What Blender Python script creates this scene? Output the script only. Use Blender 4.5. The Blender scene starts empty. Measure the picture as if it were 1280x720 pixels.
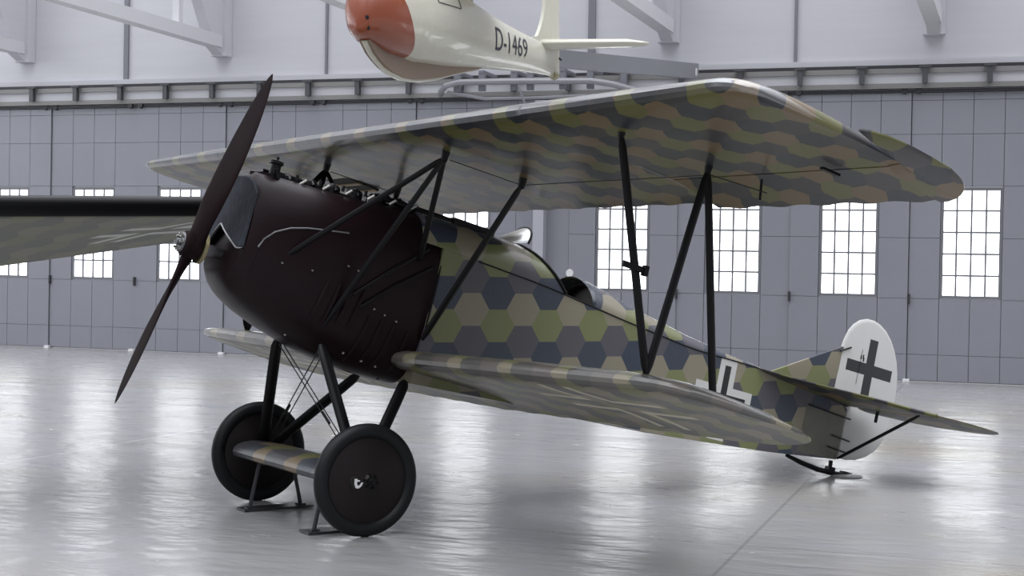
import bpy, math, random
from mathutils import Vector, Matrix, Euler
random.seed(4)
R = math.radians
sc = bpy.context.scene
COL = sc.collection
# ------------------------------------------------------------------ camera
cam = bpy.data.cameras.new('camera'); co = bpy.data.objects.new('camera', cam); COL.objects.link(co)
cam.sensor_width = 36.0; cam.lens = 1909.346 / 1280 * 36.0
cam.clip_end = 300
_rt = Vector((.94773717, .31851558, .01849526)); _up = Vector((-.02120093, .00502972, .99976258)); _bk = Vector((.31834694, -.94790428, .01151968))
M = Matrix((_rt, _up, _bk)).transposed().to_4x4(); M.translation = (5.28837443, -8.99267156, 1.75736868)
co.matrix_world = M
sc.camera = co
# ------------------------------------------------------------------ light
W = bpy.data.worlds.new('hall_light'); sc.world = W; W.use_nodes = True
wt = W.node_tree; wt.nodes.clear()
_tc = wt.nodes.new('ShaderNodeTexCoord'); _sx = wt.nodes.new('ShaderNodeSeparateXYZ'); _rp = wt.nodes.new('ShaderNodeValToRGB')
_bg = wt.nodes.new('ShaderNodeBackground'); _wo = wt.nodes.new('ShaderNodeOutputWorld')
wt.links.new(_tc.outputs['Generated'], _sx.inputs[0]); wt.links.new(_sx.outputs['Z'], _rp.inputs[0])
wt.links.new(_rp.outputs[0], _bg.inputs[0]); wt.links.new(_bg.outputs[0], _wo.inputs[0])
e = _rp.color_ramp.elements
e[0].position = 0.0; e[0].color = (.17, .175, .195, 1)
e[1].position = 1.0; e[1].color = (2.5, 2.55, 2.7, 1)
m_ = e.new(.25); m_.color = (.26, .265, .29, 1); m_ = e.new(.50); m_.color = (.62, .635, .68, 1); m_ = e.new(.78); m_.color = (1.9, 1.94, 2.05, 1)
_bg.inputs[1].default_value = 1.5
WINDOW_LIGHT = 3.4
ADDED_SIDE_LIGHT = 3.2
sc.view_settings.view_transform = 'Standard'; sc.view_settings.look = 'None'
sc.view_settings.gamma = 1.0; sc.view_settings.exposure = 0.0
try: sc.view_settings.use_curve_mapping = False
except Exception: pass

# ------------------------------------------------------------------ node helpers
def new_mat(name, color=(.5, .5, .5), rough=.5, metal=0.0, coat=0.0, spec=.5):
    m = bpy.data.materials.new(name); m.use_nodes = True
    b = m.node_tree.nodes['Principled BSDF']
    b.inputs['Base Color'].default_value = (*color, 1); b.inputs['Roughness'].default_value = rough
    b.inputs['Metallic'].default_value = metal; b.inputs['Coat Weight'].default_value = coat
    b.inputs['Specular IOR Level'].default_value = spec
    return m
class G:
    """small node-graph writer"""
    def __init__(s, m): s.t = m.node_tree; s.b = s.t.nodes['Principled BSDF']
    def n(s, kind, **kw):
        q = s.t.nodes.new(kind)
        for k, v in kw.items(): setattr(q, k, v)
        return q
    def put(s, sock, v):
        if isinstance(v, (int, float)): sock.default_value = v
        elif isinstance(v, (tuple, list)): sock.default_value = v
        else: s.t.links.new(v, sock)
    def m(s, op, a, b=0.0, c=0.0):
        q = s.n('ShaderNodeMath', operation=op); s.put(q.inputs[0], a); s.put(q.inputs[1], b); s.put(q.inputs[2], c)
        return q.outputs[0]
    def v(s, op, a, b=(0, 0, 0), c=(0, 0, 0)):
        q = s.n('ShaderNodeVectorMath', operation=op); s.put(q.inputs[0], a); s.put(q.inputs[1], b)
        if op in ('WRAP', 'MULTIPLY_ADD'): s.put(q.inputs[2], c)
        return q.outputs['Value'] if op in ('LENGTH', 'DOT_PRODUCT') else q.outputs[0]
    def mix(s, f, a, b):
        q = s.n('ShaderNodeMix', data_type='RGBA'); s.put(q.inputs[0], f)
        for i, x in ((6, a), (7, b)): s.put(q.inputs[i], (*x, 1) if isinstance(x, tuple) and len(x) == 3 else x)
        return q.outputs[2]
    def obj(s): return s.n('ShaderNodeTexCoord').outputs['Object']
    def sep(s, v):
        q = s.n('ShaderNodeSeparateXYZ'); s.put(q.inputs[0], v); return q.outputs
    def comb(s, x, y, z=0.0):
        q = s.n('ShaderNodeCombineXYZ')
        for i, a in enumerate((x, y, z)): s.put(q.inputs[i], a)
        return q.outputs[0]
    def noise(s, v, scale, detail=3, rough=.5, out=0):
        q = s.n('ShaderNodeTexNoise'); s.put(q.inputs['Vector'], v); q.inputs['Scale'].default_value = scale
        q.inputs['Detail'].default_value = detail; q.inputs['Roughness'].default_value = rough; return q.outputs[out]
    def ramp(s, f, stops, const=False):
        q = s.n('ShaderNodeValToRGB'); s.put(q.inputs[0], f); cr = q.color_ramp
        if const: cr.interpolation = 'CONSTANT'
        while len(cr.elements) < len(stops): cr.elements.new(.5)
        for el, (p, c) in zip(cr.elements, stops): el.position = p; el.color = (*c, 1)
        return q.outputs[0]
    def bump(s, h, strength=.3, dist=.01):
        q = s.n('ShaderNodeBump'); q.inputs['Strength'].default_value = strength; q.inputs['Distance'].default_value = dist
        s.put(q.inputs['Height'], h); s.t.links.new(q.outputs[0], s.b.inputs['Normal'])
    def base(s, c): s.put(s.b.inputs['Base Color'], c)
    def rect(s, x, y, cx, cy, hw, hh, ang=0.0):
        """1 inside a rectangle of half size hw x hh, centred cx, cy, turned by ang"""
        ca, sa = math.cos(ang), math.sin(ang)
        dx = s.m('SUBTRACT', x, cx); dy = s.m('SUBTRACT', y, cy)
        u = s.m('ADD', s.m('MULTIPLY', dx, ca), s.m('MULTIPLY', dy, sa))
        w = s.m('SUBTRACT', s.m('MULTIPLY', dy, ca), s.m('MULTIPLY', dx, sa))
        return s.m('MULTIPLY', s.m('LESS_THAN', s.m('ABSOLUTE', u), hw), s.m('LESS_THAN', s.m('ABSOLUTE', w), hh))
    def OR(s, *a):
        r = a[0]
        for q in a[1:]: r = s.m('MAXIMUM', r, q)
        return r
    def cross(s, x, y, cx, cy, L, w, ang=0.0, L2=None):
        L2 = L2 or L
        return s.OR(s.rect(x, y, cx, cy, L, w, ang), s.rect(x, y, cx, cy, w, L2, ang))

SLATE = (.078, .074, .090); NAVY = (.030, .042, .066); TAN = (.235, .212, .152); GREEN = (.168, .184, .076)
def lozenge(g, x, y, ang=0.0, r=.1, stretch=1.2, off=(0, 0), cols=(SLATE, NAVY, TAN, GREEN), warp=0.0):
    """five-sided looking hexagon camouflage print: zigzag rows of two dark and two light shades"""
    ca, sa = math.cos(ang), math.sin(ang)
    u = g.m('ADD', g.m('MULTIPLY', x, ca), g.m('MULTIPLY', y, sa)); w = g.m('SUBTRACT', g.m('MULTIPLY', y, ca), g.m('MULTIPLY', x, sa))
    u = g.m('ADD', g.m('DIVIDE', u, stretch), off[0]); w = g.m('ADD', w, off[1])
    p = g.comb(u, w, 0.0)
    if warp:
        nz = g.v('SUBTRACT', g.noise(p, 9.0, 2, .5, 1), (.5, .5, .5)); p = g.v('ADD', p, g.v('MULTIPLY', nz, (warp, warp, 0)))
        p = g.v('MULTIPLY', p, (1, 1, 0))
    rx, ry = 3 * r, math.sqrt(3) * r
    a = g.v('WRAP', p, (rx / 2, ry / 2, 1), (-rx / 2, -ry / 2, -1))
    b = g.v('WRAP', g.v('SUBTRACT', p, (rx / 2, ry / 2, 0)), (rx / 2, ry / 2, 1), (-rx / 2, -ry / 2, -1))
    isb = g.m('GREATER_THAN', g.v('LENGTH', a), g.v('LENGTH', b))
    ida = g.sep(g.v('SUBTRACT', p, a)); idb = g.sep(g.v('SUBTRACT', p, b))
    ka = g.m('ROUND', g.m('DIVIDE', ida[1], ry)); kb = g.m('CEIL', g.m('SUBTRACT', g.m('DIVIDE', idb[1], ry), .01))
    k = g.m('ADD', g.m('MULTIPLY', ka, g.m('SUBTRACT', 1.0, isb)), g.m('MULTIPLY', kb, isb))
    par = g.m('ABSOLUTE', g.m('MODULO', k, 2.0))
    idx = g.m('ADD', g.m('MULTIPLY', par, .5), g.m('MULTIPLY', isb, .25))
    idx = g.m('ADD', idx, .05)
    c = g.ramp(idx, [(0, cols[0]), (.25, cols[1]), (.5, cols[2]), (.75, cols[3])], True)
    wn = g.n('ShaderNodeTexWhiteNoise', noise_dimensions='3D')
    mx = g.n('ShaderNodeMix', data_type='VECTOR'); g.put(mx.inputs[0], isb); g.t.links.new(g.v('SUBTRACT', p, a), mx.inputs[4]); g.t.links.new(g.v('SUBTRACT', p, b), mx.inputs[5])
    q = g.v('MULTIPLY', g.v('SNAP', mx.outputs[1], (.02, .02, .02)), (7.1, 13.7, 0)); g.t.links.new(q, wn.inputs[0])
    return g.mix(g.m('MULTIPLY', wn.outputs[0], .10), c, (.12, .115, .095))

# ------------------------------------------------------------------ mesh helpers
class MB:
    def __init__(s): s.v = []; s.f = []; s.mi = []
    def add(s, vs, fs, mi=0):
        o = len(s.v); s.v += [tuple(p) for p in vs]; s.f += [tuple(i + o for i in f) for f in fs]; s.mi += [mi] * len(fs); return s
    def box(s, c, d, rot=None, mi=0):
        vs = [Vector((x * d[0] / 2, y * d[1] / 2, z * d[2] / 2)) for x in (-1, 1) for y in (-1, 1) for z in (-1, 1)]
        if rot is not None: vs = [rot @ p for p in vs]
        vs = [p + Vector(c) for p in vs]
        return s.add(vs, [(0, 1, 3, 2), (4, 6, 7, 5), (0, 4, 5, 1), (2, 3, 7, 6), (0, 2, 6, 4), (1, 5, 7, 3)], mi)
    def loft(s, secs, caps=(True, True), closed=True, mi=0):
        n = len(secs[0]); vs = [p for q in secs for p in q]; fs = []
        for i in range(len(secs) - 1):
            for j in range(n if closed else n - 1):
                k = (j + 1) % n; fs.append((i * n + j, i * n + k, (i + 1) * n + k, (i + 1) * n + j))
        if caps[0]: fs.append(tuple(range(n - 1, -1, -1)))
        if caps[1]: fs.append(tuple((len(secs) - 1) * n + j for j in range(n)))
        return s.add(vs, fs, mi)
    def tube(s, pts, r, n=10, caps=(True, True), mi=0, flat=1.0, fdir=None):
        """round or streamlined (flat != 1: wide along fdir) tube through pts; r a number or one per point"""
        pts = [Vector(p) for p in pts]; rs = r if isinstance(r, (list, tuple)) else [r] * len(pts)
        secs = []; pa = None
        for i, p in enumerate(pts):
            t = (pts[min(i + 1, len(pts) - 1)] - pts[max(i - 1, 0)]).normalized()
            ref = Vector(fdir) if fdir is not None else (pa if pa is not None else (Vector((0, 0, 1)) if abs(t.z) < .9 else Vector((1, 0, 0))))
            a = (ref - t * ref.dot(t)).normalized(); b = t.cross(a); pa = a
            secs.append([p + a * (rs[i] * flat * math.cos(2 * math.pi * k / n)) + b * (rs[i] * math.sin(2 * math.pi * k / n)) for k in range(n)])
        return s.loft(secs, caps, True, mi)
    def lathe(s, prof, axis='y', n=40, c=(0, 0, 0), mi=0, close=False):
        secs = []
        for k in range(n):
            a = 2 * math.pi * k / n; q = []
            for (r, h) in prof:
                x, z = r * math.cos(a), r * math.sin(a)
                p = {'y': (x, h, z), 'x': (h, x, z), 'z': (x, z, h)}[axis]
                q.append((p[0] + c[0], p[1] + c[1], p[2] + c[2]))
            secs.append(q)
        m = len(prof); vs = [p for q in secs for p in q]; fs = []
        for i in range(n):
            i2 = (i + 1) % n
            for j in range(m if close else m - 1):
                j2 = (j + 1) % m; fs.append((i * m + j, i2 * m + j, i2 * m + j2, i * m + j2))
        return s.add(vs, fs, mi)
    def prism(s, poly, vec, mi=0):
        vec = Vector(vec); a = [Vector(p) for p in poly]; return s.loft([a, [p + vec for p in a]], mi=mi)
    def build(s, name, mats, parent=None, loc=None, sharp=35):
        me = bpy.data.meshes.new(name); me.from_pydata(s.v, [], s.f)
        for m in (mats if isinstance(mats, (list, tuple)) else [mats]): me.materials.append(m)
        for p, i in zip(me.polygons, s.mi): p.material_index = i
        import bmesh
        bm = bmesh.new(); bm.from_mesh(me)
        bmesh.ops.remove_doubles(bm, verts=bm.verts, dist=1e-5)
        bmesh.ops.recalc_face_normals(bm, faces=bm.faces); bm.to_mesh(me); bm.free()
        me.shade_smooth(); me.set_sharp_from_angle(angle=R(sharp))
        o = bpy.data.objects.new(name, me); COL.objects.link(o)
        if parent is not None: o.parent = parent
        if loc is not None: o.location = loc
        return o
def tag(o, label=None, cat=None, group=None, kind=None):
    for k, v in (('label', label), ('category', cat), ('group', group), ('kind', kind)):
        if v: o[k] = v
    return o
def empty(name, loc=(0, 0, 0), rot=(0, 0, 0)):
    o = bpy.data.objects.new(name, None); COL.objects.link(o); o.location = loc; o.rotation_euler = rot; o.empty_display_size = .2; return o
def kids(o): return [c for c in list(COL.objects) if c.parent == o]
def copy_tree(o, parent=None):
    c = o.copy(); COL.objects.link(c); c.parent = parent
    for ch in kids(o): copy_tree(ch, c)
    return c
def lerp(tab, x):
    if x <= tab[0][0]: return tab[0][1]
    for (a, u), (b, w) in zip(tab, tab[1:]):
        if x <= b: return u + (w - u) * (x - a) / (b - a)
    return tab[-1][1]

# ------------------------------------------------------------------ hall: floor, wall, doors
WY = 17.52
fm = new_mat('polished_screed', (.3, .3, .31), .22); g = G(fm); ob = g.obj()
xyz = g.sep(ob)
n1 = g.noise(ob, .35, 4, .55); n2 = g.noise(g.v('MULTIPLY', ob, (1.0, 1.0, 1)), 2.4, 5, .6)
c = g.mix(g.m('MULTIPLY', n1, 1.0), (.25, .25, .256), (.33, .33, .338))
c = g.mix(g.m('MULTIPLY', g.m('SUBTRACT', n2, .35), .5), c, (.26, .23, .175))
pat = g.ramp(g.noise(g.v('ADD', ob, (3, 7, 0)), .22, 3, .5), [(.5, (0, 0, 0)), (.7, (1, 1, 1))])
c = g.mix(g.m('MULTIPLY', pat, .6), c, (.235, .20, .128))
def fline(x1, y1, x2, y2, w):
    L = math.hypot(x2 - x1, y2 - y1); nx, ny = -(y2 - y1) / L, (x2 - x1) / L
    dd = g.m('ABSOLUTE', g.m('SUBTRACT', g.m('ADD', g.m('MULTIPLY', xyz[0], nx), g.m('MULTIPLY', xyz[1], ny)), x1 * nx + y1 * ny))
    return g.m('LESS_THAN', dd, w)
c = g.mix(g.m('MULTIPLY', g.OR(fline(3.55, 4.85, 3.6, -.2, .012), fline(1.55, .85, 3.44, .87, .009)), .45), c, (.12, .115, .11))
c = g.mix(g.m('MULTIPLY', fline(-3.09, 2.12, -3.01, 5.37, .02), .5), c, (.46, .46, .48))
g.base(c)
rr = g.m('ADD', .15, g.m('MULTIPLY', n2, .18)); g.put(g.b.inputs['Roughness'], rr)
oe = g.v('MULTIPLY', ob, (.55, 1.5, 1))
hb = g.m('ADD', g.m('MULTIPLY', g.noise(oe, 1.2, 4, .6), 1.0), g.m('MULTIPLY', g.noise(oe, 5.0, 3, .6), .22))
g.bump(hb, .5, .06)
fl = MB().box((0, 0, -.05), (90, 90, .1)).build('floor', fm); tag(fl, kind='structure')

doorm = new_mat('grey_door_paint', (.172, .178, .205), .45); g = G(doorm); ob = g.obj()
nz = g.noise(ob, .8, 4, .6); g.base(g.mix(nz, (.225, .231, .262), (.262, .269, .302)))
seam = new_mat('door_seam', (.24, .245, .275), .6)
plas = new_mat('pale_plaster', (.40, .40, .425), .7); g = G(plas); ob = g.obj()
st = g.noise(g.v('MULTIPLY', ob, (.25, .25, 5)), 1.6, 4, .6); g.base(g.mix(st, (.52, .52, .55), (.58, .58, .61)))
railm = new_mat('rail_steel', (.22, .215, .21), .5); darkm = new_mat('dark_steel_and_rail_shade', (.03, .03, .034), .6)  # darkm: dark steel of the fittings, and shade painted along the rail
railp = new_mat('rail_grey_paint', (.27, .27, .29), .5)
postm = new_mat('pale_post_paint', (.42, .43, .47), .5); pipem = new_mat('grey_pipe_paint', (.19, .195, .22), .5)
whitem = new_mat('white_paint', (.75, .75, .75), .5)
trusm = new_mat('white_truss_paint', (.62, .62, .64), .55)
frame_m = new_mat('window_frame_paint', (.17, .172, .19), .5)
pane_m = new_mat('frosted_daylight_pane', (.8, .8, .8), .2); g = G(pane_m)
nz = g.noise(g.obj(), 1.7, 3, .5); ec = g.mix(nz, (.90, .96, 1.0), (1.0, 1.0, .97))
g.put(g.b.inputs['Emission Color'], ec); g.b.inputs['Emission Strength'].default_value = WINDOW_LIGHT

wb = MB().box((-.15, WY + .35, 8.45), (50, .3, 8.1)).build('wall_back', plas); tag(wb, kind='structure')
# left gable wall; its unseen glowing bays are added to brighten the wing edges
XL = -25.0
side_glow_m = new_mat('added_side_light_pane', (.8, .8, .8), .2); g = G(side_glow_m); g.put(g.b.inputs['Emission Color'], (.92, .96, 1.0, 1)); g.b.inputs['Emission Strength'].default_value = ADDED_SIDE_LIGHT
wl = MB(); wl.box((XL - .15, -1.5, 2.2), (.3, 38, 4.4)); wl.box((XL - .15, -1.5, 12.2), (.3, 38, .6))
for i in range(8): wl.box((XL - .15, -19.9 + i * 5.27, 8.15), (.3, .7, 7.5))
tag(wl.build('wall_left', plas), kind='structure')
def bay(k, y):
    w = MB().box((XL - .2, y, 8.15), (.02, 4.57, 7.5)).build('window_%d' % k, side_glow_m); tag(w, kind='structure')  # out-of-view glowing pane, added as side light
    f_ = MB()
    for q in range(6): f_.box((XL - .15, y - 2.26 + q * .904, 8.15), (.05, .05, 7.5))
    for q in range(9): f_.box((XL - .15, y, 4.43 + q * .93), (.05, 4.57, .05))
    f_.build('window_frame', frame_m, w)
BAYS = [-19.9 + 5.27 * (i + .5) for i in range(7)]
# door leaves
def make_leaf():
    b = MB(); b.box((0, .06, 2.43), (1.985, .05, 4.84), mi=1)
    xs = [-.985, -.49, 0, .49, .985]; gp = .007
    hz = [.03, .47, 1.41, 2.43, 3.30, 4.17, 4.74, 4.87]
    for i in range(4):
        x0, x1 = xs[i] + gp, xs[i + 1] - gp
        for j in range(7):
            z0, z1 = hz[j] + gp * .7, hz[j + 1] - gp * .7
            if i in (1, 2) and j in (2, 3): continue
            b.box(((x0 + x1) / 2, .02, (z0 + z1) / 2), (x1 - x0, .05, z1 - z0))
    return b
leaf0 = None
def place_leaf(k, X, off, win=True):
    global leaf0
    if leaf0 is None:
        # backing is split round the window so the pane is an opening in the leaf
        b = MB(); b.box((-1.0, .075, 2.44), (.06, .03, 4.86), mi=1); gp = .0045; xs = [-.997, -.497, 0, .497, .997]; hz = [.03, .47, 1.41, 2.43, 3.30, 4.17, 4.74, 4.87]
        for (x0, x1, z0, z1) in ((-.99, -.49, .02, 4.87), (.49, .99, .02, 4.87), (-.49, .49, .02, 1.41), (-.49, .49, 3.30, 4.87)):
            b.box(((x0 + x1) / 2, .06, (z0 + z1) / 2), (x1 - x0, .04, z1 - z0), mi=1)
        for i in range(4):
            x0, x1 = xs[i] + gp, xs[i + 1] - gp
            for j in range(7):
                if i in (1, 2) and j in (2, 3): continue
                z0, z1 = hz[j] + gp * .7, hz[j + 1] - gp * .7
                b.box(((x0 + x1) / 2, .02, (z0 + z1) / 2), (x1 - x0, .05, z1 - z0))
        d = b.build('door_1', [doorm, seam]); tag(d, kind='structure')
        MB().box((-.985, -.03, 1.4), (.035, .05, .17)).build('door_handle', darkm, d)
        h = MB()
        for s in (-.17, .06):
            h.lathe([(.0, -.03), (.055, -.03), (.055, .03), (0, .03)], 'y', 16, (-1 + s + .05, -.05, 4.905)); h.box((-1 + s + .05, -.03, 4.89), (.05, .06, .09))
        h.build('roller_hanger', darkm, d)
        MB().box((-1.0, -.07, .03), (.11, .07, .05)).build('floor_guide', whitem, d)
        w = MB(); w.box((0, .045, 2.35), (.93, .012, 1.80)); wp = w.build('window_1', pane_m, d); tag(wp, kind='structure')
        fr = MB(); cols = [-.47 + .235 * i for i in range(5)]; rows = [1.445 + .3615 * i for i in range(6)]
        for x in cols: fr.box((x, .03, 2.35), (.032 if abs(x) < .4 else .05, .04, 1.85))
        for z in rows: fr.box((0, .03, z), (.97, .038, .032 if 1.5 < z < 3.2 else .05))
        tag(fr.build('window_frame', frame_m, wp), None)
        leaf0 = d; d.location = (X, WY + off, 0); return d
    c = copy_tree(leaf0); c.location = (X, WY + off, 0); c.name = 'door_%d' % k
    for q in kids(c):
        if q.name.startswith('window_'): q.name = 'window_%d' % k
    return c
LX = [-22.57, -20.57, -18.57, -16.57, -14.57, -12.57, -10.57, -8.57, -6.57, -4.57, -1.555, .43, 2.42, 4.42, 6.42, 8.42, 10.42, 12.42, 14.42]
for k, X in enumerate(LX): place_leaf(k + 1, X, 0.0 if k % 2 == 0 else .03)
for k, y in enumerate(BAYS): bay(31 + k, y)
# filler panel between the two door sets, with its pale post
p = MB(); p.box((-3.06, WY + .06, 2.44), (1.01, .1, 4.86))
tag(p.build('wall_pier', doorm), kind='structure')
tag(MB().box((-3.08, WY - .09, 2.42), (.2, .2, 4.84)).build('trim_1', postm), kind='structure')
t = MB(); t.lathe([(0, -.02), (.07, -.02), (.075, 0), (0, .0)], 'y', 20); o = t.build('round_sign', whitem, loc=(-2.52, WY + .005, 1.73))
tag(o, 'small round white sign on the grey wall beside the pale post', 'sign')
# conduits on the plaster
for i, (X, w) in enumerate(((-11.95, .10), (-7.52, .045), (-2.24, .13), (1.43, .05), (-16.4, .05), (6.6, .05))):
    tag(MB().box((X, WY + .18, 7.15), (w, .06, 3.6)).build('trim_%d' % (i + 2), pipem), kind='structure')
tag(MB().box((0, WY + .17, 5.40), (50, .10, .10)).build('trim_9', plas), kind='structure')

# door track
TR = empty('door_track', (-4, WY - .1, 4.85)); tag(TR, 'long overhead steel track carrying the sliding hangar doors', 'rail')
TL = (4, -(WY - .1), -4.85)
def trk(b, name, m): return b.build(name, m, TR, TL)
b = MB(); b.box((0, WY - .02, 5.235), (49.8, .06, .085)); trk(b, 'upper_rail', railm)
trk(MB().box((0, WY + .0, 5.312), (49.8, .05, .05)), 'rail_shadow_strip', darkm)  # dark strip painted as the shadow line over the upper rail
b = MB(); b.box((0, WY - .02, 4.985), (49.8, .07, .08)); b.box((0, WY - .04, 4.945), (49.8, .09, .015)); trk(b, 'lower_rail', railm)
trk(MB().box((0, WY + .02, 4.895), (49.8, .12, .05)), 'track_shade_strip', darkm)  # solid dark strip painted for the shaded gap under the lower rail
trk(MB().box((0, WY + .02, 5.12), (49.8, .05, .36)), 'back_plate', plas)
hangm = new_mat('dark_hanger_steel', (.07, .072, .08), .5); hm = None
for i in range(-12, 35):
    X = -11.9 + 1.0355 * i
    if hm is None:
        b = MB(); b.box((0, .04, 0), (.05, .12, .30)); b.box((0, -.02, 0), (.09, .015, .30)); b.box((0, .0, .13), (.20, .10, .03))
        hm = b.build('hanger', hangm, TR); h = hm
    else:
        h = hm.copy(); COL.objects.link(h)
    h.location = (X + 4, -.02, 5.16 - 4.85)

# roof trusses
def make_truss():
    t = empty('roof_truss', (0, WY + .2, 5.84))
    y0 = -.3; y1 = -24.0
    MB().box((0, (y0 + y1) / 2, .27), (.26, y1 - y0, .24)).build('bottom_chord', trusm, t)
    MB().box((0, (y0 + y1) / 2, 2.35), (.26, y1 - y0, .24)).build('top_chord', trusm, t)
    b = MB(); b.box((0, -.13, 1.25), (.36, .24, 2.5)); b.prism([(-.11, -.2, 0), (-.11, -.55, .15), (-.11, -1.35, 1.35), (-.11, -.2, 1.6)], (.22, 0, 0)); b.build('wall_bracket', plas, t)
    pm = None
    for i in range(8):
        y = -1.75 - i * 3.0
        if pm is None: pm = MB().box((0, 0, 1.3), (.14, .14, 1.95)).build('post', trusm, t); q = pm
        else: q = pm.copy(); COL.objects.link(q)
        q.location = (0, y, 0)
    dm = None
    for i in range(7):
        y = -1.75 - i * 3.0
        if dm is None: dm = MB().tube([(0, -.1, 2.3), (0, -2.9, .35)], .06, 8).build('diagonal', trusm, t); q = dm
        else: q = dm.copy(); COL.objects.link(q)
        q.location = (0, y, 0)
    return t
t0 = make_truss()
for i, (X, lab) in enumerate(((-14.3, 'white roof truss meeting the wall at the far left edge'), (-9.75, 'white roof truss descending above the propeller to the wall'),
                              (-5.3, 'white roof truss hidden behind the cream glider'), (-.8, 'white roof truss above the cream glider tailplane'),
                              (3.75, 'white roof truss at the right above the camouflaged wing tip'))):
    o = t0 if i == 0 else copy_tree(t0); o.location.x = X; tag(o, lab, 'truss', 'white roof trusses')

# ------------------------------------------------------------------ biplane
HZ, AL, TH = 1.888, R(14.860), R(51.463856700293256)
hz_ = 1.888
RZ = Matrix.Rotation(TH, 4, 'Z')
def A(x, y, z):   # aircraft frame (x aft from the propeller, y starboard, z up from thrust line) -> hall
    return RZ @ Vector((x * math.cos(AL) + z * math.sin(AL), y, hz_ - x * math.sin(AL) + z * math.cos(AL)))
P0 = Vector((1.24936706 + .371 * math.sin(AL), 0, -1.23837528 - .371 * math.cos(AL)))   # ground point under the axle
root = empty('biplane', A(*P0), (0, AL, TH))
tag(root, 'biplane with lozenge camouflage, dark engine cowling and white rudder on the hangar floor', 'aircraft')
OFF = -P0
def part(b, name, m, parent=None, sharp=35):
    return b.build(name, m, parent or root, OFF if parent is None else None, sharp)

def fabric(name, fn, rough=.42, coat=.0):
    m = new_mat(name, (.2, .2, .2), rough, 0, coat); g = G(m); ob = g.obj(); s = g.sep(ob); c = fn(g, s)
    fine = g.noise(ob, 30, 3, .6)
    c = g.mix(g.m('MULTIPLY', g.m('SUBTRACT', fine, .4), .2), c, (.13, .12, .10)); g.base(c)
    g.bump(g.noise(ob, 14, 3, .6), .12, .004); return m
WHT = (.56, .56, .54); BLK = (.012, .012, .014)
def fus_fn(g, s):
    ob_ = g.obj()
    c = lozenge(g, s[0], s[2], R(14.5), .136, 1.095, (.247, .167))
    # grey metal plate by the stern post
    pl = g.m('MULTIPLY', g.rect(s[0], s[2], 5.96, .03, .28, .2, R(3)), g.m('GREATER_THAN', s[0], 5.70))
    c = g.mix(pl, c, g.mix(g.noise(ob_, 9, 4, .7), (.085, .085, .07), (.15, .148, .115)))
    cx, cz = 4.66, .05
    return g.mix(g.cross(s[0], s[2], cx, cz, .27, .036, R(2), .27), g.mix(g.cross(s[0], s[2], cx, cz, .34, .098, R(2), .345), c, WHT), BLK)
def side_fn(g, s): return lozenge(g, s[0], s[2], R(14.5), .136, 1.095, (.247, .167))
UA = R(32)
def wing_base(g, s, off): return lozenge(g, s[0], g.m('ABSOLUTE', s[1]), UA, .148, .71, off, ((.036, .034, .040), (.017, .022, .032), (.150, .105, .055), (.112, .112, .034)), .06)
def uw_fn(g, s): return wing_base(g, s, (.20, -.086))
def lw_fn(g, s):
    c = lozenge(g, s[0], g.m('ABSOLUTE', s[1]), UA, .148, .71, (.07, .0), (SLATE, NAVY, TAN, GREEN), .04); c = g.mix(.28, c, (.20, .165, .085))
    ay = g.m('ABSOLUTE', s[1]); cx, cy = 2.13, 2.15
    out = g.cross(s[0], ay, cx, cy, .50, .17, 0, .62); inn = g.cross(s[0], ay, cx, cy, .52, .10, 0, .64)
    rim = g.m('MULTIPLY', out, g.m('SUBTRACT', 1.0, inn)); return g.mix(rim, c, (.55, .50, .34))
fus_m = fabric('lozenge_fuselage_fabric', fus_fn, .38); deck_m = fabric('lozenge_deck_fabric', side_fn, .25, .3)
uw_m = fabric('lozenge_upper_wing_fabric', uw_fn, .5, .45); lw_m = fabric('lozenge_lower_wing_fabric', lw_fn, .5, .45)
lw_m.node_tree.nodes['Principled BSDF'].inputs['Coat Weight'].default_value = .25
for m_ in (uw_m, lw_m): m_.node_tree.nodes['Principled BSDF'].inputs['Coat Roughness'].default_value = .22; m_.node_tree.nodes['Principled BSDF'].inputs['Coat Weight'].default_value = .45 if m_ is uw_m else .3; m_.node_tree.nodes['Principled BSDF'].inputs['Coat IOR'].default_value = 1.65; m_.node_tree.nodes['Principled BSDF'].inputs['Specular IOR Level'].default_value = .2
uwn_m = fabric('lozenge_varnished_nose_upper', uw_fn, .4); lwn_m = fabric('lozenge_varnished_nose_lower', lw_fn, .4)
for m_, k_ in ((uwn_m, 2.3), (lwn_m, 1.45)):
    q_ = m_.node_tree.nodes['Principled BSDF'].inputs; q_['Coat Weight'].default_value = 1; q_['Coat IOR'].default_value = k_; q_['Coat Roughness'].default_value = .2
def pl_fn(g, s): return wing_base(g, s, (.0, .0))
tail_m = fabric('lozenge_tail_fabric', pl_fn, .45); axle_m = fabric('lozenge_axle_fabric', pl_fn, .45, .1)
blackp = new_mat('black_enamel', (.005, .005, .006), .38, 0, 0, .22)
cowl_m = new_mat('dark_maroon_cowl_paint', (.016, .008, .010), .36, 0, .0, .18); g = G(cowl_m); ob = g.obj()
g.base(g.mix(g.noise(ob, 2.2, 4, .6), (.006, .004, .005), (.014, .005, .007))); g.bump(g.noise(ob, 5, 3, .6), .12, .02)
propm = new_mat('dark_mahogany_varnish', (.018, .010, .012), .6, 0, 0, .04); g = G(propm); ob = g.obj()
wv = g.noise(g.v('MULTIPLY', ob, (30, 3, 3)), 2, 4, .6); g.base(g.mix(wv, (.008, .005, .006), (.020, .011, .012)))
steel = new_mat('bare_steel', (.35, .34, .32), .3, 1.0); brass = new_mat('dull_brass', (.30, .26, .15), .4, .9)
alum = new_mat('aluminium_strip', (.20, .20, .205), .4, .8)
radm = new_mat('radiator_core', (.03, .034, .042), .8, 0, 0, .1); g = G(radm); ob = g.obj()
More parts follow.
